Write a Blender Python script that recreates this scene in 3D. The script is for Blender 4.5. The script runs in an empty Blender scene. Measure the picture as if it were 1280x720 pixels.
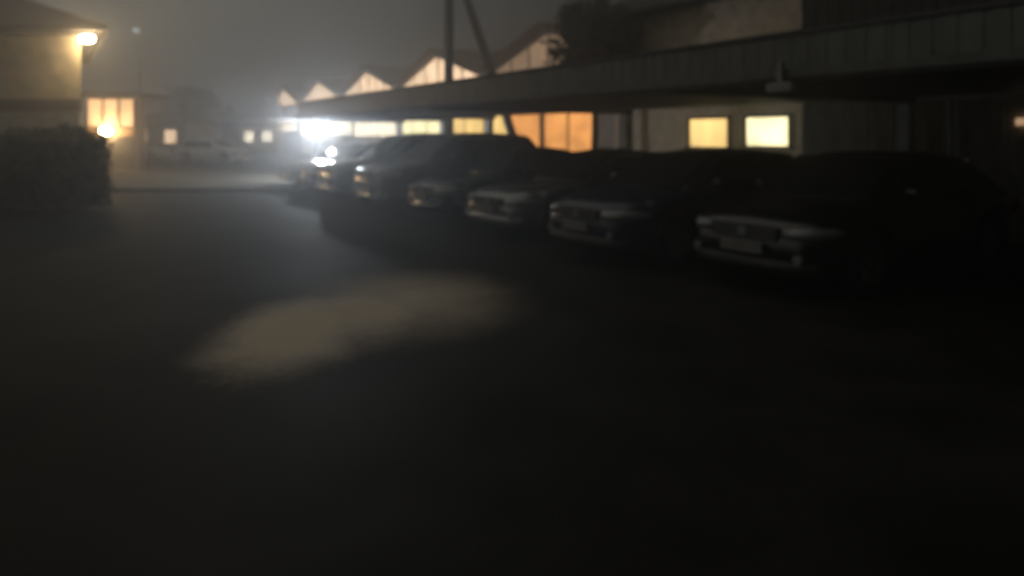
import bpy, bmesh, math, random
from mathutils import Vector, Matrix
random.seed(7)
sc = bpy.context.scene
C = sc.collection
PI = math.pi

# ------------------------------------------------------------------ camera, world, exposure
F = 924.0 / 1280.0 * 36.0
cam = bpy.data.cameras.new("camera"); co = bpy.data.objects.new("camera", cam); C.objects.link(co)
co.location = (0, 0, 1.6); co.rotation_euler = (PI / 2, 0, 0)
cam.sensor_width = 36; cam.lens = F
cam.shift_y = -(190.0 / 1280.0)
cam.clip_start = 0.05; cam.clip_end = 2000
cam.dof.use_dof = True; cam.dof.focus_distance = 1.15; cam.dof.aperture_fstop = 2.6
sc.camera = co
sc.view_settings.view_transform = 'Standard'; sc.view_settings.look = 'None'
sc.view_settings.exposure = 0; sc.view_settings.gamma = 1

w = bpy.data.worlds.new("World"); sc.world = w; w.use_nodes = True
nt = w.node_tree; nt.nodes.clear()
out = nt.nodes.new('ShaderNodeOutputWorld'); bg = nt.nodes.new('ShaderNodeBackground')
tc = nt.nodes.new('ShaderNodeTexCoord')
sep = nt.nodes.new('ShaderNodeSeparateXYZ'); nt.links.new(tc.outputs['Generated'], sep.inputs[0])
# low cloud lit by the town: the glow lies over the lamps to the left, darker to the right
dot = nt.nodes.new('ShaderNodeVectorMath'); dot.operation = 'DOT_PRODUCT'
dot.inputs[1].default_value = (-0.78, 0.27, 0.56)
nt.links.new(tc.outputs['Generated'], dot.inputs[0])
noi = nt.nodes.new('ShaderNodeTexNoise'); noi.inputs['Scale'].default_value = 2.2; noi.inputs['Detail'].default_value = 3
nt.links.new(tc.outputs['Generated'], noi.inputs['Vector'])
mad = nt.nodes.new('ShaderNodeMath'); mad.operation = 'MULTIPLY_ADD'
nt.links.new(noi.outputs['Fac'], mad.inputs[0]); mad.inputs[1].default_value = 0.25
nt.links.new(dot.outputs['Value'], mad.inputs[2])
ramp = nt.nodes.new('ShaderNodeValToRGB')
ramp.color_ramp.elements[0].position = 0.20; ramp.color_ramp.elements[0].color = (0.006, 0.006, 0.006, 1)
ramp.color_ramp.elements[1].position = 0.88; ramp.color_ramp.elements[1].color = (0.152, 0.146, 0.126, 1)
e = ramp.color_ramp.elements.new(0.52); e.color = (0.048, 0.046, 0.041, 1)
nt.links.new(mad.outputs[0], ramp.inputs[0])
nt.links.new(ramp.outputs[0], bg.inputs[0]); bg.inputs[1].default_value = 1.2
nt.links.new(bg.outputs[0], out.inputs[0])

HAZE = 0.017

# ------------------------------------------------------------------ frames
AX = -math.atan2(0.855, 0.518)          # the carport runs along this axis
R2 = Matrix.Rotation(AX, 2)
def P(s, d, z=0.0):
    """row frame (s along the carport towards the viewer's right, d away) to world"""
    v = R2 @ Vector((s, d)); return Vector((v.x, v.y, z))
def S(px, d):
    x = (px - 640) / 924.0; Y = d / (0.855 * x + 0.518); return x * Y * 0.518 - Y * 0.855
def YD(px, d):
    x = (px - 640) / 924.0; return d / (0.855 * x + 0.518)
def ZZ(px, py, d): return 1.6 - (py - 170) / 924.0 * YD(px, d)
def at(px, Y): return (px - 640) / 924.0 * Y
def zt(py, Y): return 1.6 - (py - 170) / 924.0 * Y

# ------------------------------------------------------------------ materials
M = {}
def mat(name, col, rough=0.7, metal=0.0, emit=None, es=0.0, var=0.25, scale=6.0, bump=0.0, coat=0.0, spec=0.5):
    if name in M: return M[name]
    m = bpy.data.materials.new(name); m.use_nodes = True; n = m.node_tree
    b = n.nodes['Principled BSDF']
    b.inputs['Roughness'].default_value = rough; b.inputs['Metallic'].default_value = metal
    b.inputs['Specular IOR Level'].default_value = spec
    if coat: b.inputs['Coat Weight'].default_value = coat; b.inputs['Coat Roughness'].default_value = 0.08
    t = n.nodes.new('ShaderNodeTexCoord'); no = n.nodes.new('ShaderNodeTexNoise')
    no.inputs['Scale'].default_value = scale; no.inputs['Detail'].default_value = 5
    n.links.new(t.outputs['Object'], no.inputs['Vector'])
    r = n.nodes.new('ShaderNodeValToRGB')
    r.color_ramp.elements[0].position = 0.3; r.color_ramp.elements[1].position = 0.7
    r.color_ramp.elements[0].color = (*[c * (1 - var) for c in col], 1)
    r.color_ramp.elements[1].color = (*[min(1, c * (1 + var)) for c in col], 1)
    n.links.new(no.outputs['Fac'], r.inputs[0]); n.links.new(r.outputs[0], b.inputs['Base Color'])
    if bump:
        bu = n.nodes.new('ShaderNodeBump'); bu.inputs['Strength'].default_value = bump
        n2 = n.nodes.new('ShaderNodeTexNoise'); n2.inputs['Scale'].default_value = scale * 12; n2.inputs['Detail'].default_value = 3
        n.links.new(t.outputs['Object'], n2.inputs['Vector'])
        n.links.new(n2.outputs['Fac'], bu.inputs['Height']); n.links.new(bu.outputs[0], b.inputs['Normal'])
    if emit:
        er = n.nodes.new('ShaderNodeValToRGB'); en = n.nodes.new('ShaderNodeTexNoise')
        en.inputs['Scale'].default_value = 1.1; en.inputs['Detail'].default_value = 2
        n.links.new(t.outputs['Object'], en.inputs['Vector']); n.links.new(en.outputs['Fac'], er.inputs[0])
        er.color_ramp.elements[0].position = 0.3; er.color_ramp.elements[1].position = 0.65
        er.color_ramp.elements[0].color = (*[c * 0.6 for c in emit], 1); er.color_ramp.elements[1].color = (*emit, 1)
        n.links.new(er.outputs[0], b.inputs['Emission Color']); b.inputs['Emission Strength'].default_value = es
    M[name] = m; return m

mat('render_cream', (0.66, 0.59, 0.42), 0.85, bump=0.1, scale=2)
mat('render_grey', (0.30, 0.27, 0.24), 0.85, bump=0.1, scale=2)
mat('brown_wall', (0.62, 0.50, 0.37), 0.85, bump=0.2, scale=3)
mat('dark_timber', (0.05, 0.04, 0.035), 0.8, bump=0.2)
mat('tile_roof', (0.05, 0.042, 0.04), 0.75, bump=0.3, scale=4)
mat('red_tile', (0.12, 0.055, 0.04), 0.75, bump=0.3, scale=4)
mat('brown_frame', (0.08, 0.045, 0.03), 0.6)
mat('white_frame', (0.6, 0.58, 0.54), 0.5)
mat('steel', (0.28, 0.29, 0.29), 0.5, 0.3, bump=0.05)
mat('fascia', (0.15, 0.155, 0.15), 0.40, 0.3, bump=0.05, scale=2)
mat('steel_dark', (0.09, 0.09, 0.09), 0.6, 0.4)
mat('concrete', (0.72, 0.68, 0.58), 0.85, bump=0.2, scale=3)
mat('sheet', (0.55, 0.55, 0.50), 0.6, 0.1, scale=3)
mat('rubber', (0.02, 0.02, 0.02), 0.8)
mat('alloy', (0.35, 0.36, 0.37), 0.4, 0.8, var=0.05)
mat('lens', (0.3, 0.31, 0.32), 0.35, 0.4, var=0.05, coat=.3)
mat('glass_dark', (0.02, 0.022, 0.025), 0.06, 0.0, var=0.1, coat=0.5)
mat('plastic', (0.025, 0.025, 0.026), 0.5)
mat('plate', (0.22, 0.22, 0.20), 0.35)
mat('tail', (0.25, 0.02, 0.015), 0.2)
mat('black_paint', (0.008, 0.008, 0.009), 0.3, 0.0, var=0.1, coat=0.9)
mat('blue_paint', (0.016, 0.026, 0.05), 0.3, 0.1, var=0.1, coat=0.4)
mat('grey_paint', (0.24, 0.245, 0.25), 0.25, 0.5, var=0.1, coat=1)
mat('silver_paint', (0.5, 0.5, 0.5), 0.25, 0.6, var=0.05, coat=1)
mat('green_paint', (0.015, 0.04, 0.03), 0.25, 0.2, var=0.1, coat=1)
mat('white_paint', (0.75, 0.75, 0.73), 0.3, 0.0, var=0.05, coat=1)
mat('bark', (0.06, 0.045, 0.035), 0.9, bump=0.4, scale=8)
mat('leaf', (0.035, 0.05, 0.022), 0.7, var=0.5, scale=1.5)
mat('wood_pole', (0.07, 0.055, 0.045), 0.85, bump=0.3)
mat('kerbstone', (0.16, 0.15, 0.13), 0.8, bump=0.2, scale=5)
mat('lit_white', (0.5, 0.5, 0.5), 0.4, emit=(1.0, 0.86, 0.62), es=3.0)
mat('lit_yellow', (0.5, 0.4, 0.2), 0.4, emit=(1.0, 0.66, 0.22), es=1.9)
mat('lit_pale', (0.5, 0.5, 0.3), 0.4, emit=(1.0, 0.88, 0.48), es=2.6)
mat('lit_orange', (0.5, 0.3, 0.15), 0.4, emit=(1.0, 0.40, 0.10), es=1.45)
mat('lit_gable', (0.5, 0.4, 0.3), 0.4, emit=(1.0, 0.68, 0.42), es=2.4)
mat('lit_dim', (0.5, 0.4, 0.3), 0.4, emit=(1.0, 0.6, 0.34), es=0.35)
mat('lamp_white', (0.8, 0.8, 0.8), 0.4, emit=(0.88, 0.94, 1.0), es=1950)
mat('lamp_warm', (0.8, 0.6, 0.4), 0.4, emit=(1.0, 0.70, 0.36), es=210)
mat('lamp_small', (0.8, 0.6, 0.4), 0.4, emit=(1.0, 0.62, 0.35), es=.7)
mat('lamp_far', (0.8, 0.8, 0.8), 0.4, emit=(0.8, 0.95, 1.0), es=1.2)

def ground_material():
    m = bpy.data.materials.new('asphalt'); m.use_nodes = True; n = m.node_tree; L = n.links
    b = n.nodes['Principled BSDF']; t = n.nodes.new('ShaderNodeTexCoord'); b.inputs['Specular IOR Level'].default_value = 0.13
    def noise(sc_, det, dist=0.0):
        q = n.nodes.new('ShaderNodeTexNoise'); q.inputs['Scale'].default_value = sc_; q.inputs['Detail'].default_value = det
        q.inputs['Distortion'].default_value = dist; L.new(t.outputs['Object'], q.inputs['Vector']); return q
    big = noise(0.25, 4); fine = noise(60, 3); mid = noise(1.3, 5, 0.4)
    r1 = n.nodes.new('ShaderNodeValToRGB'); L.new(mid.outputs['Fac'], r1.inputs[0])
    r1.color_ramp.elements[0].color = (0.011, 0.0105, 0.008, 1); r1.color_ramp.elements[1].color = (0.030, 0.028, 0.021, 1)
    r1.color_ramp.elements[0].position = .3; r1.color_ramp.elements[1].position = .7
    # warm pool of light on the asphalt, painted into the base colour
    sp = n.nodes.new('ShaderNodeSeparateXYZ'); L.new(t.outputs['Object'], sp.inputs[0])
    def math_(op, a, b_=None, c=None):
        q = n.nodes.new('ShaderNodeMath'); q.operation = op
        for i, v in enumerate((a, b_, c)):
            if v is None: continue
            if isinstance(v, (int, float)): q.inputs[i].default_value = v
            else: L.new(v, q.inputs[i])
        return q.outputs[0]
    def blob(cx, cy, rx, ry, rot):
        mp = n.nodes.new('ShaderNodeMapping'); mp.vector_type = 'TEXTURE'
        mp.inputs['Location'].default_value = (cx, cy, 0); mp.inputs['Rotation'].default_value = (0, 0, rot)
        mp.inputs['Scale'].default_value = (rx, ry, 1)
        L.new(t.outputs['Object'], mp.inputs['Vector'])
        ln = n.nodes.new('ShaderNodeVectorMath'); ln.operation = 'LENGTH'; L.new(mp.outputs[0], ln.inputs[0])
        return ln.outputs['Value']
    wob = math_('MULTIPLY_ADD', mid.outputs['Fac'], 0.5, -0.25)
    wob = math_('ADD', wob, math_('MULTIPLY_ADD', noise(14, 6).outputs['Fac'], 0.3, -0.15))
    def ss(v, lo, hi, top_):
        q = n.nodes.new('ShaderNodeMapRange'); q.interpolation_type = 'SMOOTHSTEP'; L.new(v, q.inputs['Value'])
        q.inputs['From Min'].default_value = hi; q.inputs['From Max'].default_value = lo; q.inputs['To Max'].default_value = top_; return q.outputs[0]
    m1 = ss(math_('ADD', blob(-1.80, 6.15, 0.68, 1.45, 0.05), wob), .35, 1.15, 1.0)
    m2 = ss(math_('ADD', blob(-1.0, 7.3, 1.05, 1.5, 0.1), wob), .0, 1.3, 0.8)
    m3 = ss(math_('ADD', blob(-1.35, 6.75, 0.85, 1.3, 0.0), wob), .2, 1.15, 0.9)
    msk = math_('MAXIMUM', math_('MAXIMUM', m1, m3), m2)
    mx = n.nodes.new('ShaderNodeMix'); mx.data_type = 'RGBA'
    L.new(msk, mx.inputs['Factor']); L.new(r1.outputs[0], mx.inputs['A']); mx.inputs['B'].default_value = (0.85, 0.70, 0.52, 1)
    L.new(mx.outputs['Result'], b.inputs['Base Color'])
    rr = n.nodes.new('ShaderNodeMapRange'); L.new(big.outputs['Fac'], rr.inputs['Value'])
    rr.inputs['To Min'].default_value = 0.55; rr.inputs['To Max'].default_value = 0.85
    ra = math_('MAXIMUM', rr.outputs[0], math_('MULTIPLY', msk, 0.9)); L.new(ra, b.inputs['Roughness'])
    bu = n.nodes.new('ShaderNodeBump'); bu.inputs['Strength'].default_value = 0.35; bu.inputs['Distance'].default_value = 0.01
    L.new(fine.outputs['Fac'], bu.inputs['Height']); L.new(bu.outputs[0], b.inputs['Normal'])
    return m
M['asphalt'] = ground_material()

# ------------------------------------------------------------------ helpers
def tag(o, label=None, cat=None, group=None, kind=None):
    if label: o['label'] = label
    if cat: o['category'] = cat
    if group: o['group'] = group
    if kind: o['kind'] = kind
    return o
def empty(name, loc, rz=0.0):
    o = bpy.data.objects.new(name, None); o.location = loc; o.rotation_euler = (0, 0, rz); o.empty_display_size = .3
    C.objects.link(o); return o
def obj(name, bm, m, parent=None, smooth=False):
    me = bpy.data.meshes.new(name)
    bmesh.ops.recalc_face_normals(bm, faces=bm.faces)
    bm.to_mesh(me); bm.free()
    if smooth:
        for p in me.polygons: p.use_smooth = True
    me.materials.append(M[m] if isinstance(m, str) else m)
    o = bpy.data.objects.new(name, me); C.objects.link(o)
    if parent: o.parent = parent
    return o
def inst(name, me, parent, loc=(0, 0, 0), rot=(0, 0, 0), scale=(1, 1, 1)):
    o = bpy.data.objects.new(name, me); C.objects.link(o); o.parent = parent
    o.location = loc; o.rotation_euler = rot; o.scale = scale; return o
def box(bm, x0, x1, y0, y1, z0, z1):
    vs = [bm.verts.new(p) for p in ((x0,y0,z0),(x1,y0,z0),(x1,y1,z0),(x0,y1,z0),(x0,y0,z1),(x1,y0,z1),(x1,y1,z1),(x0,y1,z1))]
    for f in ((0,3,2,1),(4,5,6,7),(0,1,5,4),(1,2,6,5),(2,3,7,6),(3,0,4,7)): bm.faces.new([vs[i] for i in f])
    return bm
def B(*a):
    bm = bmesh.new(); return box(bm, *a)
def bar(bm, p, q, w_, h_=None):
    h_ = h_ or w_; p = Vector(p); q = Vector(q); d = (q - p).normalized()
    up = Vector((0, 0, 1)) if abs(d.z) < 0.95 else Vector((0, 1, 0))
    s = d.cross(up).normalized(); u = s.cross(d)
    vs = []
    for c in (p, q):
        for a, b_ in ((-1,-1),(1,-1),(1,1),(-1,1)): vs.append(bm.verts.new(c + s*a*w_/2 + u*b_*h_/2))
    for f in ((0,3,2,1),(4,5,6,7),(0,1,5,4),(1,2,6,5),(2,3,7,6),(3,0,4,7)): bm.faces.new([vs[i] for i in f])
    return bm
def tube(bm, pts, rad, n=10):
    rings = []
    for i, p in enumerate(pts):
        p = Vector(p); a = Vector(pts[max(0, i-1)]); b_ = Vector(pts[min(len(pts)-1, i+1)]); d = (b_ - a).normalized()
        up = Vector((0, 0, 1)) if abs(d.z) < 0.9 else Vector((0, 1, 0)); s = d.cross(up).normalized(); u = s.cross(d)
        r = rad[i] if isinstance(rad, (list, tuple)) else rad
        rings.append([bm.verts.new(p + s*math.cos(2*PI*k/n)*r + u*math.sin(2*PI*k/n)*r) for k in range(n)])
    for a, b_ in zip(rings, rings[1:]):
        for k in range(n): bm.faces.new((a[k], a[(k+1)%n], b_[(k+1)%n], b_[k]))
    bm.faces.new(rings[0][::-1]); bm.faces.new(rings[-1]); return bm
def poly_prism(bm, pts, y0, y1):
    """outline in x,z pushed from y0 to y1"""
    a = [bm.verts.new((x, y0, z)) for x, z in pts]; b_ = [bm.verts.new((x, y1, z)) for x, z in pts]
    bm.faces.new(a); bm.faces.new(b_[::-1])
    for i in range(len(pts)): j = (i+1) % len(pts); bm.faces.new((a[i], b_[i], b_[j], a[j]))
    return bm
def struct(name, bm, m):
    o = obj(name, bm, m); o['kind'] = 'structure'; return o
def loft(bm, rings, closed=True, caps=True):
    vr = [[bm.verts.new(p) for p in r] for r in rings]
    for a, b_ in zip(vr, vr[1:]):
        n = len(a)
        for k in range(n if closed else n-1): bm.faces.new((a[k], a[(k+1)%n], b_[(k+1)%n], b_[k]))
    if caps: bm.faces.new(vr[0][::-1]); bm.faces.new(vr[-1])
    return vr

# ------------------------------------------------------------------ ground
bm = bmesh.new()
vs = [bm.verts.new(p) for p in ((-700,-60,0),(700,-60,0),(700,900,0),(-700,900,0))]; bm.faces.new(vs)
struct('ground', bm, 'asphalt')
# concrete yard beyond the car park, a low kerb in front of it
KY = 21.2
bm = bmesh.new(); box(bm, -60, -6.4, KY + 0.16, 34, 0.0, 0.085)
struct('pavement', bm, mat('yard_concrete', (0.13, 0.12, 0.098), .85, bump=.2, scale=1.5, spec=.15))
kr = empty('kerb', (-24, KY, 0)); kr['kind'] = 'structure'
k0 = None
for i in range(38):
    x = -21 + i * 1.0
    if k0 is None:
        bm = bmesh.new(); box(bm, -0.49, 0.49, 0, 0.15, 0, 0.10); bmesh.ops.bevel(bm, geom=bm.edges[:], offset=0.012, segments=1, affect='EDGES')
        k0 = obj('kerbstone', bm, 'kerbstone', kr); k0.location = (x, 0, 0)
    else:
        inst('kerbstone', k0.data, kr, (x, 0, random.uniform(-.006, .006)))

# ------------------------------------------------------------------ carport
DF, DB = 6.46, 12.0
cp = empty('carport', P(-14, 9), AX)
tag(cp, 'long open carport with flat roof and pale metal fascia over the row of dark cars', 'carport')
s_far, s_near = S(372, DF), -0.2
ox, oy = -14, 9
def cb(name, s0, s1, d0, d1, z0, z1, m):
    return obj(name, B(s0-ox, s1-ox, d0-oy, d1-oy, z0, z1), m, cp)
cb('roof', s_far, s_near, DF + 0.06, DB, 2.24, 2.40, 'steel_dark')
n_p = int((s_near - s_far) / 1.2); pw = (s_near - s_far) / n_p; f0 = None
for i in range(n_p):
    if f0 is None:
        bm = bmesh.new()
        pts = [(0.006, 0.0)]
        k = 6
        prof = []
        for j in range(k):                       # shallow folded ribs
            a = 0.001 + (pw - 0.002) * j / k; b_ = 0.001 + (pw - 0.002) * (j + 0.7) / k; c = 0.001 + (pw - 0.002) * (j + 1) / k
            prof += [(a, 0.0), (b_, 0.0), (b_ + 0.01, 0.007), (c - 0.01, 0.007)]
        top = [bm.verts.new((x, y, 2.64)) for x, y in prof]; bot = [bm.verts.new((x, y, 2.30)) for x, y in prof]
        for j in range(len(prof) - 1): bm.faces.new((bot[j], bot[j+1], top[j+1], top[j]))
        bb = [bm.verts.new((x, 0.05, z)) for x, z in ((prof[0][0], 2.30), (prof[-1][0], 2.30), (prof[-1][0], 2.64), (prof[0][0], 2.64))]
        bm.faces.new(bb)
        f0 = obj('fascia_panel', bm, 'fascia', cp); f0.location = (s_far - ox, DF - oy, 0)
    else: inst('fascia_panel', f0.data, cp, (s_far + i * pw - ox, DF - oy + random.uniform(-.002, .002), random.uniform(-.002, .002)))
cb('top_flashing', s_far, s_near, DF - 0.03, DF + 0.12, 2.645, 2.69, 'steel_dark')
bm = bmesh.new(); prof = [(-.13, 2.29), (-.13, 2.20), (-.09, 2.155), (-.02, 2.155), (.02, 2.20), (.02, 2.29)]
a = [bm.verts.new((s_far-ox, DF-oy+y, z)) for y, z in prof]; b_ = [bm.verts.new((s_near-ox, DF-oy+y, z)) for y, z in prof]
bm.faces.new(a); bm.faces.new(b_[::-1])
for i in range(len(prof)): j = (i+1) % len(prof); bm.faces.new((a[i], b_[i], b_[j], a[j]))
obj('gutter', bm, mat('gutter_grey', (.12,.125,.12), .5), cp)
posts = [S(400, DB), S(500, DB-.2), S(555, DB-.2), S(612, DB-.2), S(782, DB-.2), S(1134, DB-.2)]
for k, s in enumerate(posts):
    wd = 0.17 if k not in (4,) else 0.30
    bm = bmesh.new(); box(bm, s-ox-wd/2, s-ox+wd/2, DB-.3-oy, DB-.1-oy, 0.02, 2.13); 
    post = obj('post', bm, 'concrete' if k == 4 else mat('pale_steel', (.6, .6, .57), .5, .0, bump=.05), cp)
    obj('base_plate', B(s-ox-wd/2-.08, s-ox+wd/2+.08, DB-.4-oy, DB-.02-oy, 0, .02), 'steel_dark', post)
    bm = bmesh.new(); bar(bm, (s-ox, DF+.1-oy, 2.185), (s-ox, DB-oy, 2.185), .10, .10); obj('beam', bm, 'steel_dark', cp)
s = S(636, DB-.2); bm = bmesh.new(); bar(bm, (s-ox-.25, DB-.2-oy, 2.13), (s-ox+.55, DB-.2-oy, .9), .11); bar(bm, (s-ox+.55, DB-.2-oy, .9), (posts[3]-ox, DB-.2-oy, .35), .1)
obj('brace', bm, 'steel_dark', cp)
# rear wall of sheet panels at the near end
p0 = None; s = S(1003, DB + .05)
while s < 1.5:
    if p0 is None:
        bm = bmesh.new(); prof = []
        for j in range(4): prof += [(j*.11, 0), (j*.11+.055, 0), (j*.11+.07, .025), (j*.11+.1, .025)]
        t_ = [bm.verts.new((x, y, 2.2)) for x, y in prof]; b2 = [bm.verts.new((x, y, 0.05)) for x, y in prof]
        for j in range(len(prof)-1): bm.faces.new((b2[j], b2[j+1], t_[j+1], t_[j]))
        bmesh.ops.solidify(bm, geom=bm.faces[:], thickness=0.004)
        p0 = obj('wall_panel', bm, 'sheet', cp); p0.location = (s-ox, DB+.05-oy, 0)
    else: inst('wall_panel', p0.data, cp, (s-ox, DB+.05-oy+random.uniform(0, .012), random.uniform(-.01, .01)))
    s += 0.45
lp_s = S(982, DF-.1)
bm = B(lp_s-ox-.16, lp_s-ox+.16, DF-.22-oy, DF-.135-oy, 2.05, 2.15); bmesh.ops.bevel(bm, geom=bm.edges[:], offset=.015, segments=2, affect='EDGES')
lmp = obj('unlit_lamp', bm, 'steel', cp); obj('bracket', B(lp_s-ox-.03, lp_s-ox+.03, DF-.2-oy, DF-.15-oy, 2.153, 2.36), 'steel', lmp)
sl = S(1276, DB); bm = B(sl-ox-.06, sl-ox+.06, DB-.02-oy, DB+.04-oy, 1.76, 1.86); obj('small_lamp', bm, 'lamp_small', cp)

# ------------------------------------------------------------------ cars
def lerp(tab, y):
    for (a, va), (b_, vb) in zip(tab, tab[1:]):
        if y <= b_:
            t = (y - a) / (b_ - a); t = max(0, min(1, t)); t = t*t*(3-2*t) * .5 + t * .5
            return va + (vb - va) * t
    return tab[-1][1]
def make_car(name, label, kind, paint, loc, rz, rim='alloy'):
    c = empty(name, loc, rz)
    tag(c, label, 'van' if kind == 'van' else 'car', 'cars parked nose out under the carport')
    if kind == 'suv':    L, W, H, hood, belt = 4.55, 1.86, 1.66, 1.02, 1.08
    elif kind == 'hatch': L, W, H, hood, belt = 4.10, 1.76, 1.41, 0.87, 0.94
    elif kind == 'van':  L, W, H, hood, belt = 4.45, 1.84, 1.84, 1.05, 1.10
    else:                L, W, H, hood, belt = 4.60, 1.80, 1.37, 0.82, 0.90
    wr = 0.33 if kind != 'suv' else 0.36; wx = 0.86; wx2 = L - 0.82; ar = wr + 0.06
    ws0, ws1 = (1.10, 1.95) if kind == 'suv' else (0.95, 1.75) if kind in ('hatch', 'van') else (1.25, 2.05)
    r1, r2 = {'suv': (L-.75, L-.25), 'hatch': (L-.85, L-.22), 'van': (L-.3, L-.08)}.get(kind, (L-1.65, L-.75))
    top = [(0, hood-.30), (.10, hood-.14), (.30, hood-.06), (ws0, hood+.03), (ws0+.3, belt), (L-.5, belt+.02), (L-.1, belt-.03), (L, belt-.15)]
    wid = [(0, W*.36), (.06, W*.41), (.22, W*.465), (.6, W*.495), (1.2, W*.5), (L-1, W*.5), (L-.3, W*.47), (L-.06, W*.43), (L, W*.40)]
    def zb(y):
        b0 = .20 if .15 < y < L-.15 else .26
        for cx in (wx, wx2):
            q = ar*ar - (y-cx)**2
            if q > 0: b0 = max(b0, wr + math.sqrt(q) - 0.0)
        return b0
    ys = [0, .03, .08, .16, .28, .40]
    for cx in (wx, wx2): ys += [cx + ar * math.cos(a_) for a_ in [PI*k/10 for k in range(11)]] + [cx-ar-.001, cx+ar+.001]
    ys += [1.5, 1.9, 2.3, 2.7, 3.0, L-.35, L-.2, L-.1, L-.03, L]
    ys = sorted(set(round(y, 4) for y in ys if 0 <= y <= L))
    bm = bmesh.new(); rings = []
    for y in ys:
        wv = lerp(wid, y); zt_ = lerp(top, y); b0 = min(zb(y), zt_ - .1); dz = zt_ - b0
        half = [(0, .24 if b0 < .35 else b0), (wv*.80, b0), (wv*.985, b0+.012), (wv, b0+dz*.35), (wv*.995, b0+dz*.62), (wv*.965, b0+dz*.86), (wv*.88, b0+dz*.965), (wv*.5, zt_+.012), (0, zt_+.022)]
        ring = [(x, y, z) for x, z in half] + [(-x, y, z) for x, z in half[1:-1]][::-1]
        rings.append(ring)
    loft(bm, rings); obj('body', bm, paint, c, True)
    # cabin: pillars and roof painted, panes set in front of it
    bw = W * .455; rw = W * .36
    cab = [(ws0, hood-.02, bw*.96, 0), ((ws0+ws1)/2, None, None, 0), (ws1, H-.06, rw, 1), (ws1+.45, H-.005, rw, 1), ((ws1+r1)/2, H, rw, 1), (r1, H-.05, rw*.98, 1), (r2, belt-.02, bw*.9, 0)]
    bm = bmesh.new(); rings = []
    for (y, z, xw, f) in cab:
        if z is None: z = (hood-.02 + H-.06)/2 + .04; xw = (bw*.96+rw)/2
        fr = (z - belt) / (H - belt); fr = max(0, min(1, fr)); xl = bw
        zl = belt - .06 if f else min(belt-.06, z-.02)
        r_ = [(0, y, z+.02), (xw*.7, y, z+.012), (xw, y, z-.03), (xw+.03 if f else xw+.01, y, z-.07 if f else z-.04), (xl, y, zl), (0, y, zl-.02)]
        r_ = r_ + [(-x, yy, zz) for x, yy, zz in r_[1:-1]][::-1]
        rings.append(r_)
    loft(bm, rings); obj('cabin', bm, paint, c, True)
    def pane(name_, q, th=.008):
        bm_ = bmesh.new(); a_ = [Vector(v) for v in q]; nn = (a_[1]-a_[0]).cross(a_[-1]-a_[0]).normalized()
        cen = sum(a_, Vector())/len(a_)
        if nn.dot(cen - Vector((0, L/2+.3, 1.0))) < 0: nn = -nn
        o_ = [bm_.verts.new(v + nn*.022) for v in a_]; i_ = [bm_.verts.new(v - nn*.01) for v in a_]
        bm_.faces.new(o_); bm_.faces.new(i_[::-1])
        for k in range(len(q)): j = (k+1) % len(q); bm_.faces.new((o_[k], i_[k], i_[j], o_[j]))
        obj(name_, bm_, 'glass_dark', c)
    y0, y1_ = ws0+.05, ws1-.05
    zf = lambda t: (hood+.0) + (H-.06-hood)*t
    m1 = (ws0+ws1)/2
    pane('windscreen', [(-bw*.90, ws0+.06, hood+.06), (bw*.90, ws0+.06, hood+.06), (rw*.92, ws1-.04, H-.06), (-rw*.92, ws1-.04, H-.06)])
    pane('rear_window', [(-bw*.8, r2-.06, belt+.06), (bw*.8, r2-.06, belt+.06), (rw*.86, r1+.05, H-.09), (-rw*.86, r1+.05, H-.09)])
    ym = (ws1 + r1)/2 - .1
    for sg in (-1, 1):
        X0, X1 = sg*bw*.985, sg*(rw+.035)
        pane('side_window', [(X0, ws0+.42, belt+.02), (X0, ym-.03, belt+.02), (X1, ym-.03, H-.13), (X1, ws1+.06, H-.13)])
        pane('side_window', [(X0, ym+.04, belt+.02), (X0, (r1+r2)/2-.12, belt+.02), (X1, r1-.05, H-.13), (X1, ym+.04, H-.13)])
        # headlight wedge wrapping the corner
        bm = bmesh.new(); hz = hood-.22
        pr = [(W*.255, .035), (W*.36, .045), (W*.43, .13), (W*.468, .32), (W*.475, .50)]
        a_ = []; 
        for i, (x, y) in enumerate(pr):
            h0 = [.055, .065, .07, .055, .01][i]; oy_ = -.03 if i < 2 else -.012
            a_.append([(sg*(x+(.012 if i > 2 else 0)), y+oy_, hz-h0), (sg*(x+.01+(.008 if i > 2 else 0)), y+oy_-.008, hz), (sg*(x), y+oy_+.03, hz+h0*.9), (sg*x*.95, y+.1, hz+h0*.5), (sg*x*.95, y+.1, hz-h0)])
        loft(bm, a_); obj('headlight', bm, 'lens', c, True)
        bm = B(sg*W*.46-.04, sg*W*.46+.04, L-.10, L-.01, belt-.30, belt-.12) if kind != 'van' else B(sg*W*.46-.04, sg*W*.46+.04, L-.10, L-.01, belt-.3, belt+.2)
        bmesh.ops.bevel(bm, geom=bm.edges[:], offset=.015, segments=2, affect='EDGES'); obj('tail_light', bm, 'tail', c)
        bm = bmesh.new(); tube(bm, [(sg*W*.36, .02, .40), (sg*W*.36, -.012, .40)], [.055, .05], 14); obj('fog_light', bm, 'lens', c)
        bm = bmesh.new(); bmesh.ops.create_icosphere(bm, subdivisions=2, radius=1)
        for v in bm.verts: v.co = Vector((sg*(W*.5+.07) + v.co.x*.10, ws0+.50 + v.co.y*.05, belt+.07 + v.co.z*.07))
        mir = obj('mirror', bm, paint, c, True)
        bm = bmesh.new(); bar(bm, (sg*bw, ws0+.5, belt+.01), (sg*(W*.5+.03), ws0+.5, belt+.05), .035); obj('mirror_arm', bm, 'plastic', mir)
    # bumper lower lip, grille with slats, plate, round badge
    bm = bmesh.new(); rr_ = []
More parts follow.
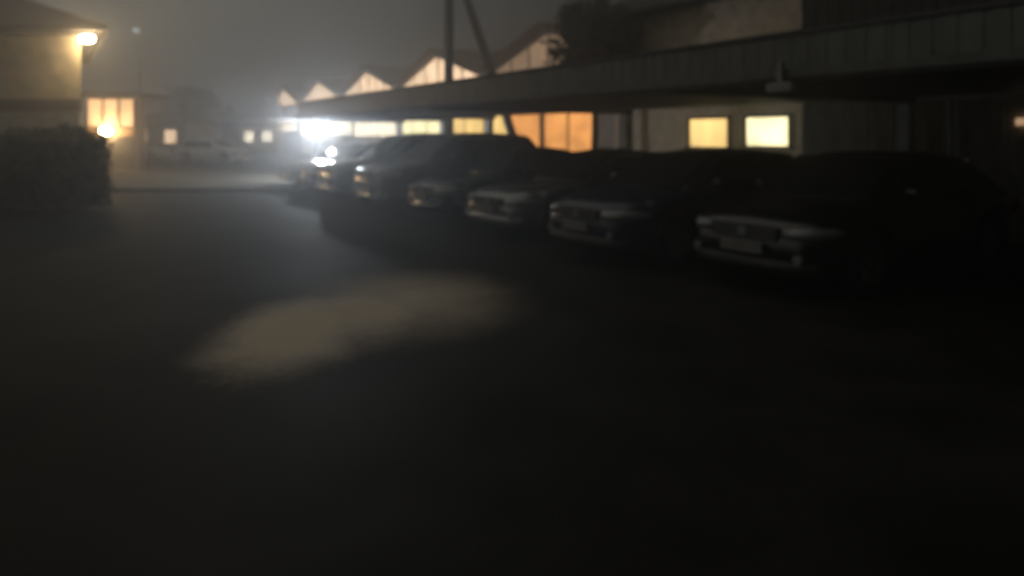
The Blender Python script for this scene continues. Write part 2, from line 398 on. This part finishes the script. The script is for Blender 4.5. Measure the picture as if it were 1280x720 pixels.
    for x in [-.44, -.36, -.2, 0, .2, .36, .44]:
        yy = .14 if abs(x) > .4 else .0 if abs(x) > .3 else -.035
        rr_.append([(x*W, yy, .24), (x*W, yy-.02, .30), (x*W, yy-.01, .37), (x*W, yy+.12, .38), (x*W, yy+.12, .24)])
    loft(bm, rr_); obj('bumper', bm, 'plastic' if paint in ('black_paint', 'blue_paint') else paint, c, True)
    gz = hood - .24
    g = obj('grille', B(-W*.235, W*.235, -.012, .04, gz-.075, gz+.06), 'plastic', c)
    for k in range(3): obj('grille_slat', B(-W*.225, W*.225, -.022, -.012, gz-.055+k*.042, gz-.045+k*.042), 'alloy', g)
    bm = bmesh.new(); tube(bm, [(0, -.02, gz+.0), (0, -.036, gz+.0)], .055, 20); obj('badge', bm, 'alloy', c)
    obj('number_plate', B(-.26, .26, -.060, -.048, .42, .53), 'plate', c)
    # wheels
    def wheel_meshes():
        bm_ = bmesh.new(); prof = [(-.10, wr*.62), (-.10, wr*.9), (-.075, wr*.985), (-.03, wr), (.03, wr), (.075, wr*.985), (.10, wr*.9), (.10, wr*.62), (.05, wr*.6), (-.05, wr*.6)]
        n = 28; rg = [[(x, math.cos(2*PI*k/n)*r, math.sin(2*PI*k/n)*r) for x, r in prof] for k in range(n)]
        vr = [[bm_.verts.new(p) for p in r] for r in rg]
        for i in range(n):
            for j in range(len(prof)):
                j2 = (j+1) % len(prof); i2 = (i+1) % n; bm_.faces.new((vr[i][j], vr[i][j2], vr[i2][j2], vr[i2][j]))
        tyre = bm_
        r2_ = bmesh.new(); rr2 = wr*.615
        for k in range(5):
            a_ = 2*PI*k/5+.3
            for dl in (-.13, .13):
                bar(r2_, (.07, math.cos(a_)*.05, math.sin(a_)*.05), (.085, math.cos(a_+dl)*rr2*.97, math.sin(a_+dl)*rr2*.97), .035, .02)
        tube(r2_, [(.05, 0, 0), (.09, 0, 0)], .06, 12)
        n = 28; 
        pr = [(-.04, rr2), (.092, rr2), (.092, rr2*.93), (-.04, rr2*.93)]
        vr = [[r2_.verts.new((x, math.cos(2*PI*k/n)*r, math.sin(2*PI*k/n)*r)) for x, r in pr] for k in range(n)]
        for i in range(n):
            for j in range(4): i2 = (i+1) % n; r2_.faces.new((vr[i][j], vr[i][(j+1) % 4], vr[i2][(j+1) % 4], vr[i2][j]))
        tube(r2_, [(-.03, 0, 0), (-.02, 0, 0)], rr2*.93, 20)
        return tyre, r2_
    ty, rm = wheel_meshes(); tyo = rmo = None
    for cy in (wx, wx2):
        for sg in (-1, 1):
            if tyo is None:
                wo = tyo = obj('wheel', ty, 'rubber', c, True); ro = rmo = obj('rim', rm, rim, wo)
            else:
                wo = inst('wheel', tyo.data, c); ro = inst('rim', rmo.data, wo)
            wo.location = (sg*(W*.5-.115), cy, wr); wo.rotation_euler = (0, 0, 0 if sg > 0 else PI)
    return c

D1 = 5.6
specs = [
 ('parked_car', 'black hatchback nearest on the right, round badge on grille, beside the dark empty bay', 'hatch', 'black_paint', S(930, 6.0), 6.0, 0.03),
 ('parked_car', 'dark blue hatchback with bright grille and headlight, in front of the pale carport pillar', 'hatch', 'blue_paint', -7.55, 5.55, -0.02),
 ('parked_car', 'charcoal saloon car between the dark blue hatchback and a taller grey car', 'sedan', 'grey_paint', -10.15, 5.7, 0.01),
 ('parked_car', 'low green coupe between the charcoal saloon and the taller domed car', 'sedan', 'green_paint', -12.75, 5.75, 0.0),
 ('parked_car', 'tall grey off-road style car with domed roof below the yellow lit window', 'suv', 'grey_paint', -15.35, 5.6, 0.03),
 ('parked_car', 'tall silver car with glinting headlights behind the grey domed one', 'suv', 'silver_paint', -17.95, 5.5, -0.02),
 ('parked_car', 'black hatchback second from the far end of the carport row', 'hatch', 'black_paint', -20.6, 5.7, 0.0),
 ('parked_car', 'grey saloon car last in the row beside the bright white lamp', 'sedan', 'grey_paint', -23.2, 5.8, 0.0),
]
for (nm, lb, kd, pt, s, d, j) in specs:
    make_car(nm, lb, kd, pt, P(s, d), AX + j)

# ------------------------------------------------------------------ bright lamp at the end of the carport
LY = 27.0; lx = at(396, LY)
lp = empty('lamp_post', (lx, LY, 0)); tag(lp, 'short post lamp shining bright white at the far end of the carport', 'lamp')
bm = bmesh.new(); tube(bm, [(0, 0, .03), (0, 0, .9), (0, 0, 1.70)], [.06, .045, .04], 12); obj('pole', bm, 'steel_dark', lp)
bm = bmesh.new(); tube(bm, [(0, 0, 0), (0, 0, .03)], .14, 14); obj('base', bm, 'steel_dark', lp)
bm = bmesh.new(); bmesh.ops.create_uvsphere(bm, u_segments=20, v_segments=12, radius=.115)
for v in bm.verts: v.co.z = v.co.z * 1.0 + 1.90
obj('globe', bm, 'lamp_white', lp, True)
bm = bmesh.new(); tube(bm, [(0, 0, 2.02), (0, 0, 2.06)], [.17, .05], 16); obj('cap', bm, 'steel_dark', lp)

# ------------------------------------------------------------------ gabled houses beyond the carport
DH = 18.9; sb = S(608, DH); BW = 11.7; EV = 4.85; AP = 6.55; DEP = 12.0
win_px = [  # px0, px1, y0, y1, material
 (320, 345, 150, 162, 'lit_white'), (348, 372, 149, 163, 'lit_white'), (378, 440, 146, 168, 'lit_white'), (444, 496, 145, 170, 'lit_white'),
 (503, 551, 143, 172, 'lit_pale'), (560, 606, 140, 178, 'lit_yellow'),
 (616, 636, 141, 186, 'lit_yellow'), (640, 676, 140, 188, 'lit_orange'), (682, 744, 138, 190, 'lit_orange')]
hl = ['gabled house with lit gable right of the leaning pole, wide orange windows below',
      'gabled house behind the utility pole with two bright gable panes',
      'gabled house left of the utility pole with pinkish lit gable',
      'small far gabled house just above the bright white lamp',
      'farthest gabled house at the left end of the terrace']
for k in range(5):
    s1 = sb + BW * (1 - k); s0 = s1 - BW; mid = (s0 + s1) / 2
    h = empty('gabled_house', P(mid, DH), AX); tag(h, hl[k], 'house', 'row of gabled houses behind the carport')
    hw = BW/2 - .02
    bm = bmesh.new(); poly_prism(bm, [(-hw, 0), (hw, 0), (hw, EV), (0, AP), (-hw, EV)], 0, DEP)
    obj('wall', bm, 'render_cream' if k % 2 else 'render_grey', h)
    for sg in (-1, 1):
        bm = bmesh.new()
        th = math.atan2(AP-EV, hw)
        x1_ = sg*(hw - .0); o_ = .02
        pts = [(0, AP+.03), (x1_, EV+.03), (x1_, EV+.20), (0, AP+.22)]
        poly_prism(bm, pts, -.45, DEP+.3); rf = obj('roof', bm, 'red_tile', h)
        bm = bmesh.new(); poly_prism(bm, [(0, AP-.16), (x1_, EV-.12), (x1_, EV+.24), (0, AP+.26)], -.52, -.455); obj('bargeboard', bm, 'brown_frame', rf)
        # glazed half of the gable
        gx0, gx1 = sg*.16, sg*(hw-.75)
        zl = EV - .25
        za = AP - (AP-EV)*abs(gx0)/hw - .28; zb_ = AP - (AP-EV)*abs(gx1)/hw - .28
        bm = bmesh.new(); poly_prism(bm, [(gx0, zl), (gx1, zl), (gx1, zb_), (gx0, za)], -.05, -.01)
        gw = obj('gable_window', bm, 'lit_gable' if k != 0 else 'lit_dim', h)
        bm = bmesh.new()
        for f in (.3, .62):
            x = gx0 + (gx1-gx0)*f; zz = za + (zb_-za)*f
            bar(bm, (x, -.065, zl), (x, -.065, zz), .12, .03)
        bar(bm, (gx0, -.08, zl+.02), (gx1, -.08, zl+.02), .03, .12)
        obj('frame', bm, 'brown_frame', gw)
    bm = bmesh.new(); box(bm, -hw+1.6, -hw+2.2, 6.2, 6.8, EV+.3, AP+.9); obj('chimney', bm, 'red_tile', h)
    for (a, b_, y0, y1, mm) in win_px:
        sa, sb_ = S(a, DH), S(b_, DH)
        sm = (sa+sb_)/2
        if s0 <= sm < s1:
            z1, z0 = ZZ((a+b_)/2, y0, DH), ZZ((a+b_)/2, y1, DH)
            x0, x1 = sa-mid, sb_-mid
            fr = bmesh.new()
            box(fr, x0-.08, x0, -.09, -.005, z0, z1); box(fr, x1, x1+.08, -.09, -.005, z0, z1)
            box(fr, x0-.08, x1+.08, -.09, -.005, z1, z1+.09); box(fr, x0-.08, x1+.08, -.12, -.005, z0-.09, z0)
            nm_ = max(1, int((x1-x0)/1.5))
            for q in range(1, nm_): xx = x0+(x1-x0)*q/nm_; box(fr, xx-.04, xx+.04, -.085, -.045, z0, z1)
            fo = obj('window', fr, 'brown_frame', h); obj('pane', B(x0, x1, -.04, -.008, z0, z1), mm, fo)

# ------------------------------------------------------------------ two storey house behind the carport on the right
DR = 16.2; ra, rb = S(768, DR), S(1002, DR); mid = (ra+rb)/2; hw = (rb-ra)/2
h = empty('brown_house', P(mid, DR), AX); tag(h, 'tall brown house behind the carport with two bright square windows', 'house')
EZ = 5.5
bm = bmesh.new(); box(bm, -hw, hw, 0, 9, 0, EZ); obj('wall', bm, 'brown_wall', h)
bm = bmesh.new(); a = [bm.verts.new(p) for p in ((-hw-.5,-.6,EZ+.02),(hw+.5,-.6,EZ+.02),(hw+.5,9.6,EZ+.02),(-hw-.5,9.6,EZ+.02))]
b_ = [bm.verts.new(p) for p in ((-hw-.5,-.6,EZ+.2),(hw+.5,-.6,EZ+.2),(hw+.5,9.6,EZ+.2),(-hw-.5,9.6,EZ+.2))]; t1 = bm.verts.new((-hw+1.5,4.5,EZ+3.4)); t2 = bm.verts.new((hw-1.5,4.5,EZ+3.4))
bm.faces.new(a[::-1])
for i in range(4): bm.faces.new((a[i], a[(i+1)%4], b_[(i+1)%4], b_[i]))
bm.faces.new((b_[0], b_[1], t2, t1)); bm.faces.new((b_[1], b_[2], t2)); bm.faces.new((b_[2], b_[3], t1, t2)); bm.faces.new((b_[3], b_[0], t1))
obj('roof', bm, 'tile_roof', h)
bm = bmesh.new(); box(bm, -hw-.52, hw+.52, -.72, -.605, EZ+.05, EZ+.17); obj('gutter', bm, 'steel_dark', h)
for (a, b2, y0, y1, mm) in [(864, 911, 149, 183, 'lit_yellow'), (935, 987, 147, 182, 'lit_pale')]:
    x0, x1 = S(a, DR)-mid, S(b2, DR)-mid; z1, z0 = ZZ((a+b2)/2, y0, DR), ZZ((a+b2)/2, y1, DR)
    fr = bmesh.new(); box(fr, x0-.09, x0, -.08, -.004, z0, z1); box(fr, x1, x1+.09, -.08, -.004, z0, z1)
    box(fr, x0-.09, x1+.09, -.08, -.004, z1, z1+.09); box(fr, x0-.14, x1+.14, -.14, -.004, z0-.08, z0)
    fo = obj('window', fr, 'brown_frame', h); obj('pane', B(x0, x1, -.04, -.008, z0, z1), mm, fo)
# ornate bracket seen above the left window
bm = bmesh.new(); tube(bm, [P(S(865,DR)-mid+.0,0)*0 + Vector((S(868,DR)-mid + .5*math.cos(q), -.3, 2.45+.28*math.sin(q))) for q in [PI*i/10 for i in range(11)]], .03, 6)
obj('awning_rail', bm, 'steel', h)

DK = 14.6; ra, rb = S(1006, DK), 14; mid = (ra+rb)/2; hw = (rb-ra)/2
h = empty('timber_barn', P(mid, DK), AX); tag(h, 'dark timber barn behind the near end of the carport on the far right', 'barn')
obj('wall', B(-hw, hw, 0, 10, 0, 5.6), 'dark_timber', h)
bm = bmesh.new()
vs = [(-hw-.3,-.4,5.5),(hw+.3,-.4,5.5),(hw+.3,10.4,5.5),(-hw-.3,10.4,5.5),(-hw-.3,5,8.6),(hw+.3,5,8.6)]
v = [bm.verts.new(p) for p in vs]; 
for f in ((0,3,2,1),(0,1,5,4),(2,3,4,5),(1,2,5),(0,4,3)): bm.faces.new([v[i] for i in f])
obj('roof', bm, 'tile_roof', h)
x = -hw + .05; b0 = None
while x < -hw + 9:
    if b0 is None: b0 = obj('board', B(0, .27, -.03, -.004, .1, 5.45), 'dark_timber', h); b0.location.x = x
    else: inst('board', b0.data, h, (x, random.uniform(-.008, 0), 0))
    x += .30

# ------------------------------------------------------------------ utility pole with leaning strut
Y = 27.0; up = empty('utility_pole', (at(561, Y), Y, 0)); tag(up, 'tall dark utility pole with a leaning strut in front of the gables', 'pole')
bm = bmesh.new(); tube(bm, [(0, 0, 0), (0, 0, 5), (.02, 0, 9.6)], [.19, .17, .14], 12); obj('pole', bm, 'wood_pole', up)
x1 = at(616, Y)-at(561, Y); x2 = at(584, Y)-at(561, Y)
sl_ = (x1-x2)/(zt(0, Y)-zt(95, Y))
bm = bmesh.new(); zt0 = zt(0, Y); tube(bm, [(x2+sl_*zt0, 0, 0), (x2, 0, zt0), (x2-sl_*2.3, 0, zt0+2.3)], [.17, .14, .12], 12); obj('strut', bm, 'wood_pole', up)
bm = bmesh.new(); bar(bm, (-.9, 0, 9.2), (1.0, 0, 9.2), .12, .14); obj('crossarm', bm, 'wood_pole', up)
for x in (-.75, -.3, .35, .85):
    bm = bmesh.new(); tube(bm, [(x, 0, 9.27), (x, 0, 9.36), (x, 0, 9.45)], [.05, .07, .03], 8); obj('insulator', bm, 'white_frame', up)

# ------------------------------------------------------------------ trees
def leaf_crown(center, rad, n, size, seed, ground=None):
    rnd = random.Random(seed); bm = bmesh.new(); cl = []
    for _ in range(int(n/60)):
        while True:
            v_ = Vector((rnd.uniform(-1,1), rnd.uniform(-1,1), rnd.uniform(-1,1)))
            if v_.length < 1: break
        cl.append((v_, rnd.uniform(.14, .3)))
    for _ in range(n):
        c_, r_ = rnd.choice(cl); g = Vector((rnd.gauss(0,1), rnd.gauss(0,1), rnd.gauss(0,1)))*r_*.6
        p = c_ + g; p = Vector((center[0]+p.x*rad[0], center[1]+p.y*rad[1], center[2]+p.z*rad[2]))
        a_ = Vector((rnd.uniform(-1,1), rnd.uniform(-1,1), rnd.uniform(-1,1))).normalized(); b2 = a_.orthogonal().normalized()
        s_ = size*rnd.uniform(.6, 1.4)
        bm.faces.new([bm.verts.new(p+a_*s_), bm.verts.new(p+b2*s_*.5), bm.verts.new(p-a_*s_), bm.verts.new(p-b2*s_*.5)])
    return bm
def tree(px, Y, H, R, label, seed, leaves=5000, name='broadleaf_tree'):
    t = empty(name, (at(px, Y), Y, 0)); tag(t, label, 'tree')
    rnd = random.Random(seed)
    bm = bmesh.new(); tube(bm, [(0,0,0), (.05,0,H*.3), (.0,.05,H*.6), (0,0,H*.9)], [R*.10, R*.08, R*.05, .03], 10)
    trk = obj('trunk', bm, 'bark', t)
    bm = bmesh.new()
    for i in range(9):
        a_ = rnd.uniform(0, 2*PI); z = H*rnd.uniform(.5, .75); l = R*rnd.uniform(.5, .9)
        tube(bm, [(0,0,z), (math.cos(a_)*l*.5, math.sin(a_)*l*.5, z+l*.35), (math.cos(a_)*l, math.sin(a_)*l, z+l*.8)], [R*.04, R*.025, .02], 6)
    obj('branches', bm, 'bark', trk)
    cr = obj('crown', leaf_crown((0,0,H*.76), (R, R, H*.24), leaves, .14, seed), 'leaf', t)
    return t
tree(742, 24.5, 6.2, 1.35, 'dark bushy tree beside the left end of the tall brown house', 3, 5200)
tree(236, 75, 6.6, 2.6, 'pale hazy tree above the distant roofs left of the white lamp', 5, 3500)

# ------------------------------------------------------------------ left house with lantern under the eave
Y = 26.0; ex = at(101, Y)
h = empty('cream_house', (ex-7, Y, 0)); tag(h, 'large cream rendered house with dark hipped roof and glowing eave lamp at left edge', 'house')
ez = zt(43, Y)
bm = bmesh.new(); fp = [(-9,0),(7,0),(.2,10),(-9,10)]
a = [bm.verts.new((x,y,0)) for x,y in fp]; b_ = [bm.verts.new((x,y,ez-.02)) for x,y in fp]
bm.faces.new(a[::-1]); bm.faces.new(b_)
for i in range(4): bm.faces.new((a[i], a[(i+1)%4], b_[(i+1)%4], b_[i]))
obj('wall', bm, 'render_cream', h)
# dark string course and ground floor band
obj('string_course', B(-9, 7.03, -.10, -.004, zt(139, Y), zt(124, Y)), 'brown_frame', h)
obj('lower_band', B(-9, 7.02, -.06, -.004, zt(163, Y), zt(140, Y)-.01), 'white_frame', h)
ox_ = at(134, 24.9)-ex
bm = bmesh.new(); ev = [(-9.9,-1.1),(7+ox_,-1.1),(at(112,37)-ex+7,11),(-9.9,11)]
a = [bm.verts.new((x, y, ez)) for x, y in ev]; b_ = [bm.verts.new((x, y, ez+.16)) for x, y in ev]
t1 = bm.verts.new((-5, 5, ez+2.6)); t2 = bm.verts.new((.5, 5, ez+2.6))
bm.faces.new(a[::-1])
for i in range(4): bm.faces.new((a[i], a[(i+1)%4], b_[(i+1)%4], b_[i]))
bm.faces.new((b_[0], b_[1], t2, t1)); bm.faces.new((b_[1], b_[2], t2)); bm.faces.new((b_[2], b_[3], t1, t2)); bm.faces.new((b_[3], b_[0], t1))
obj('roof', bm, 'tile_roof', h)
lxx = 7 + at(115, Y)-ex
bm = bmesh.new(); tube(bm, [(lxx, -.3, ez-.01), (lxx, -.3, ez-.10)], .26, 16)
ln = obj('eave_lamp', bm, 'steel_dark', h)
bm = bmesh.new(); bmesh.ops.create_uvsphere(bm, u_segments=18, v_segments=10, radius=.15)
for v_ in bm.verts: v_.co = Vector((lxx + v_.co.x*1.7, -.3+v_.co.y, ez-.20+v_.co.z*.8))
obj('lamp_globe', bm, 'lamp_warm', ln, True)
for x in (-1.5, 1.2):
    fr = bmesh.new(); z0, z1 = 2.9, 3.9
    box(fr, x-.5, x-.42, -.07, -.004, z0, z1); box(fr, x+.42, x+.5, -.07, -.004, z0, z1); box(fr, x-.5, x+.5, -.07, -.004, z1, z1+.08); box(fr, x-.55, x+.55, -.12, -.004, z0-.08, z0)
    fo = obj('window', fr, 'white_frame', h); obj('pane', B(x-.42, x+.42, -.03, -.008, z0, z1), mat('curtain', (.35,.3,.2), .6), fo)

# small lit porch building
Y = 33.0; x0, x1 = at(104, Y), at(163, Y)
h = empty('porch', (x0, Y, 0)); tag(h, 'small flat roofed porch glowing orange beside the cream house', 'porch')
W_ = x1-x0; HT = zt(121, Y)
obj('wall', B(0, W_, .35, 1.4, 0, HT), mat('warm_wall', (.45,.30,.18), .8), h)
obj('roof', B(-.1, W_+.9, -.4, 1.8, HT+.01, HT+.14), 'tile_roof', h)
for i in range(3):
    a_ = .08+i*(W_)/3; fr = bmesh.new(); z0, z1 = zt(158, Y), HT-.1; b2 = a_+W_/3-.08
    box(fr, a_-.04, a_, .22, .345, z0, z1); box(fr, b2, b2+.04, .22, .345, z0, z1); box(fr, a_-.04, b2+.04, .22, .345, z1, z1+.05); box(fr, a_-.04, b2+.04, .22, .345, z0-.06, z0)
    fo = obj('window', fr, 'brown_frame', h); obj('pane', B(a_, b2, .28, .34, z0, z1), mat('lit_porch', (.5,.35,.2), .5, emit=(1., .60, .30), es=1.7), fo)
bm = bmesh.new(); tube(bm, [(W_+.7, -.3, 0), (W_+.7, -.3, HT)], .08, 8); obj('column', bm, 'brown_frame', h)
bm = bmesh.new(); bmesh.ops.create_uvsphere(bm, u_segments=16, v_segments=10, radius=.2)
for v_ in bm.verts: v_.co = Vector((W_*.5+v_.co.x*1.2, -.1+v_.co.y, zt(164, Y)+v_.co.z))
obj('plinth', B(-.05, W_+.05, .16, .215, 0, zt(170, Y)), mat('plinth_grey', (.16,.15,.13), .85), h)
lo = obj('wall_lamp', bm, mat('lamp_porch', (.8,.6,.4), .4, emit=(1., .66, .32), es=130), h, True)
bm = bmesh.new(); bar(bm, (W_*.5, .05, zt(164, Y)), (W_*.5, .35, zt(164, Y)), .05); obj('bracket', bm, 'steel_dark', lo)

# hedge at left
Y = 15.4; hx1 = at(96, Y)
h = empty('hedge', (hx1-4, Y, 0)); tag(h, 'dark clipped hedge at the left edge below the cream house', 'hedge')
rnd = random.Random(11); bm = bmesh.new()
for _ in range(9000):
    x = rnd.uniform(-4, 4); y = rnd.uniform(0, 1.3); z = rnd.uniform(.05, 1.62); zt__ = 1.6 + .08*math.sin(x*2.3) + .05*math.sin(x*7.1+1)
    f = rnd.random()
    if f < .5: y = rnd.gauss(.04, .05)
    elif f < .7: z = rnd.gauss(zt__, .07)
    elif f < .8: x = rnd.gauss(3.98, .05)
    a_ = Vector((rnd.uniform(-1,1), rnd.uniform(-1,1), rnd.uniform(-1,1))).normalized(); b2 = a_.orthogonal().normalized(); s_ = rnd.uniform(.04, .09)
    p = Vector((x, y, z)); bm.faces.new([bm.verts.new(p+a_*s_), bm.verts.new(p+b2*s_*.5), bm.verts.new(p-a_*s_), bm.verts.new(p-b2*s_*.5)])
obj('foliage', bm, mat('hedge_leaf', (.27,.27,.17), .6, var=.5, scale=2), h)
bm = bmesh.new()
for i in range(16): x = -3.75+i*.5; tube(bm, [(x, .6, 0), (x+rnd.uniform(-.1,.1), .6, .8), (x+rnd.uniform(-.1,.1), .5, 1.78)], [.05, .03, .008], 6)
box(bm, -3.9, 3.85, .2, 1.1, .12, 1.5)
obj('stems', bm, 'bark', h)

# ------------------------------------------------------------------ far things in the haze at left
def cottage(px0, px1, Y, wall_h, ridge, m, label, rm='tile_roof', lit=None):
    x0, x1 = at(px0, Y), at(px1, Y); cx = (x0+x1)/2; hw = (x1-x0)/2
    h = empty('cottage', (cx, Y, 0)); tag(h, label, 'house')
    bm = bmesh.new(); box(bm, -hw, hw, 0, 6, 0, wall_h); obj('wall', bm, m, h)
    bm = bmesh.new(); v = [bm.verts.new(p) for p in ((-hw-.3,-.4,wall_h+.01),(hw+.3,-.4,wall_h+.01),(hw+.3,6.4,wall_h+.01),(-hw-.3,6.4,wall_h+.01),(-hw*.5,3,ridge),(hw*.5,3,ridge))]
    for f in ((0,3,2,1),(0,1,5,4),(2,3,4,5),(1,2,5),(0,4,3)): bm.faces.new([v[i] for i in f])
    rf = obj('roof', bm, rm, h); obj('chimney', B(hw*.3, hw*.3+.5, 2.6, 3.1, ridge-.5, ridge+.7), 'red_tile', rf)
    n = max(2, int(hw*2/2.6))
    for i in range(n):
        x = -hw + (i+.5)*2*hw/n; fr = bmesh.new(); box(fr, x-.5, x+.5, -.06, -.004, 1.0, 2.1)
        fo = obj('window', fr, 'white_frame', h); obj('pane', B(x-.42, x+.42, -.075, -.062, 1.08, 2.02), lit if lit else 'glass_dark', fo)
    return h
cottage(158, 232, 56, 2.6, 3.6, 'render_grey', 'low dark roofed cottage with warm windows right of the glowing porch', lit='lit_gable')
cottage(300, 346, 72, 3.3, 5.2, 'render_cream', 'pale cottage with warm lit windows just left of the white lamp', lit='lit_white')
cottage(226, 300, 88, 3.0, 4.8, 'render_grey', 'faint cottage in haze behind the pale far car')
# tall far lamp
Y = 60.0; h = empty('street_lamp', (at(175, Y), Y, 0)); tag(h, 'tall distant street lamp with a faint pale head high above the porch', 'lamp')
bm = bmesh.new(); tube(bm, [(0,0,0), (0,0,5), (0,0,9.6), (0,-.3,10.1)], [.1,.08,.05,.045], 8); obj('pole', bm, 'steel', h)
bm = bmesh.new(); tube(bm, [(0,-.3,10.12), (0,-.9,10.2)], [.12,.16], 10); hd = obj('lamp_head', bm, 'steel', h)
bm = bmesh.new(); bmesh.ops.create_uvsphere(bm, u_segments=14, v_segments=8, radius=.22)
for v_ in bm.verts: v_.co = Vector((v_.co.x, v_.co.y*1.6-.65, v_.co.z*.9+10.1))
obj('lens', bm, 'lamp_far', hd, True)
# two far cars
v = make_car('parked_car', 'pale car parked side on across the yard left of the white lamp', 'hatch', 'white_paint', (at(306, 43), 43, .0), PI*.45); del v['group']
v = make_car('parked_car', 'silver hatchback far off in front of the dark roofed cottage', 'hatch', 'silver_paint', (at(205, 46), 46, .0), PI*.46); del v['group']

# ------------------------------------------------------------------ haze
bm = B(-150, 130, -22, 150, -1.0, 11.2)
m = bpy.data.materials.new('haze'); m.use_nodes = True; n = m.node_tree; n.nodes.clear()
o_ = n.nodes.new('ShaderNodeOutputMaterial'); pv = n.nodes.new('ShaderNodeVolumePrincipled')
pv.inputs['Color'].default_value = (0.86, 0.9, 0.95, 1); pv.inputs['Density'].default_value = HAZE; pv.inputs['Anisotropy'].default_value = 0.8
n.links.new(pv.outputs[0], o_.inputs['Volume'])
hz = obj('haze', bm, m); hz['kind'] = 'stuff'; hz['label'] = 'thin night haze hanging over the car park'; hz['category'] = 'haze'
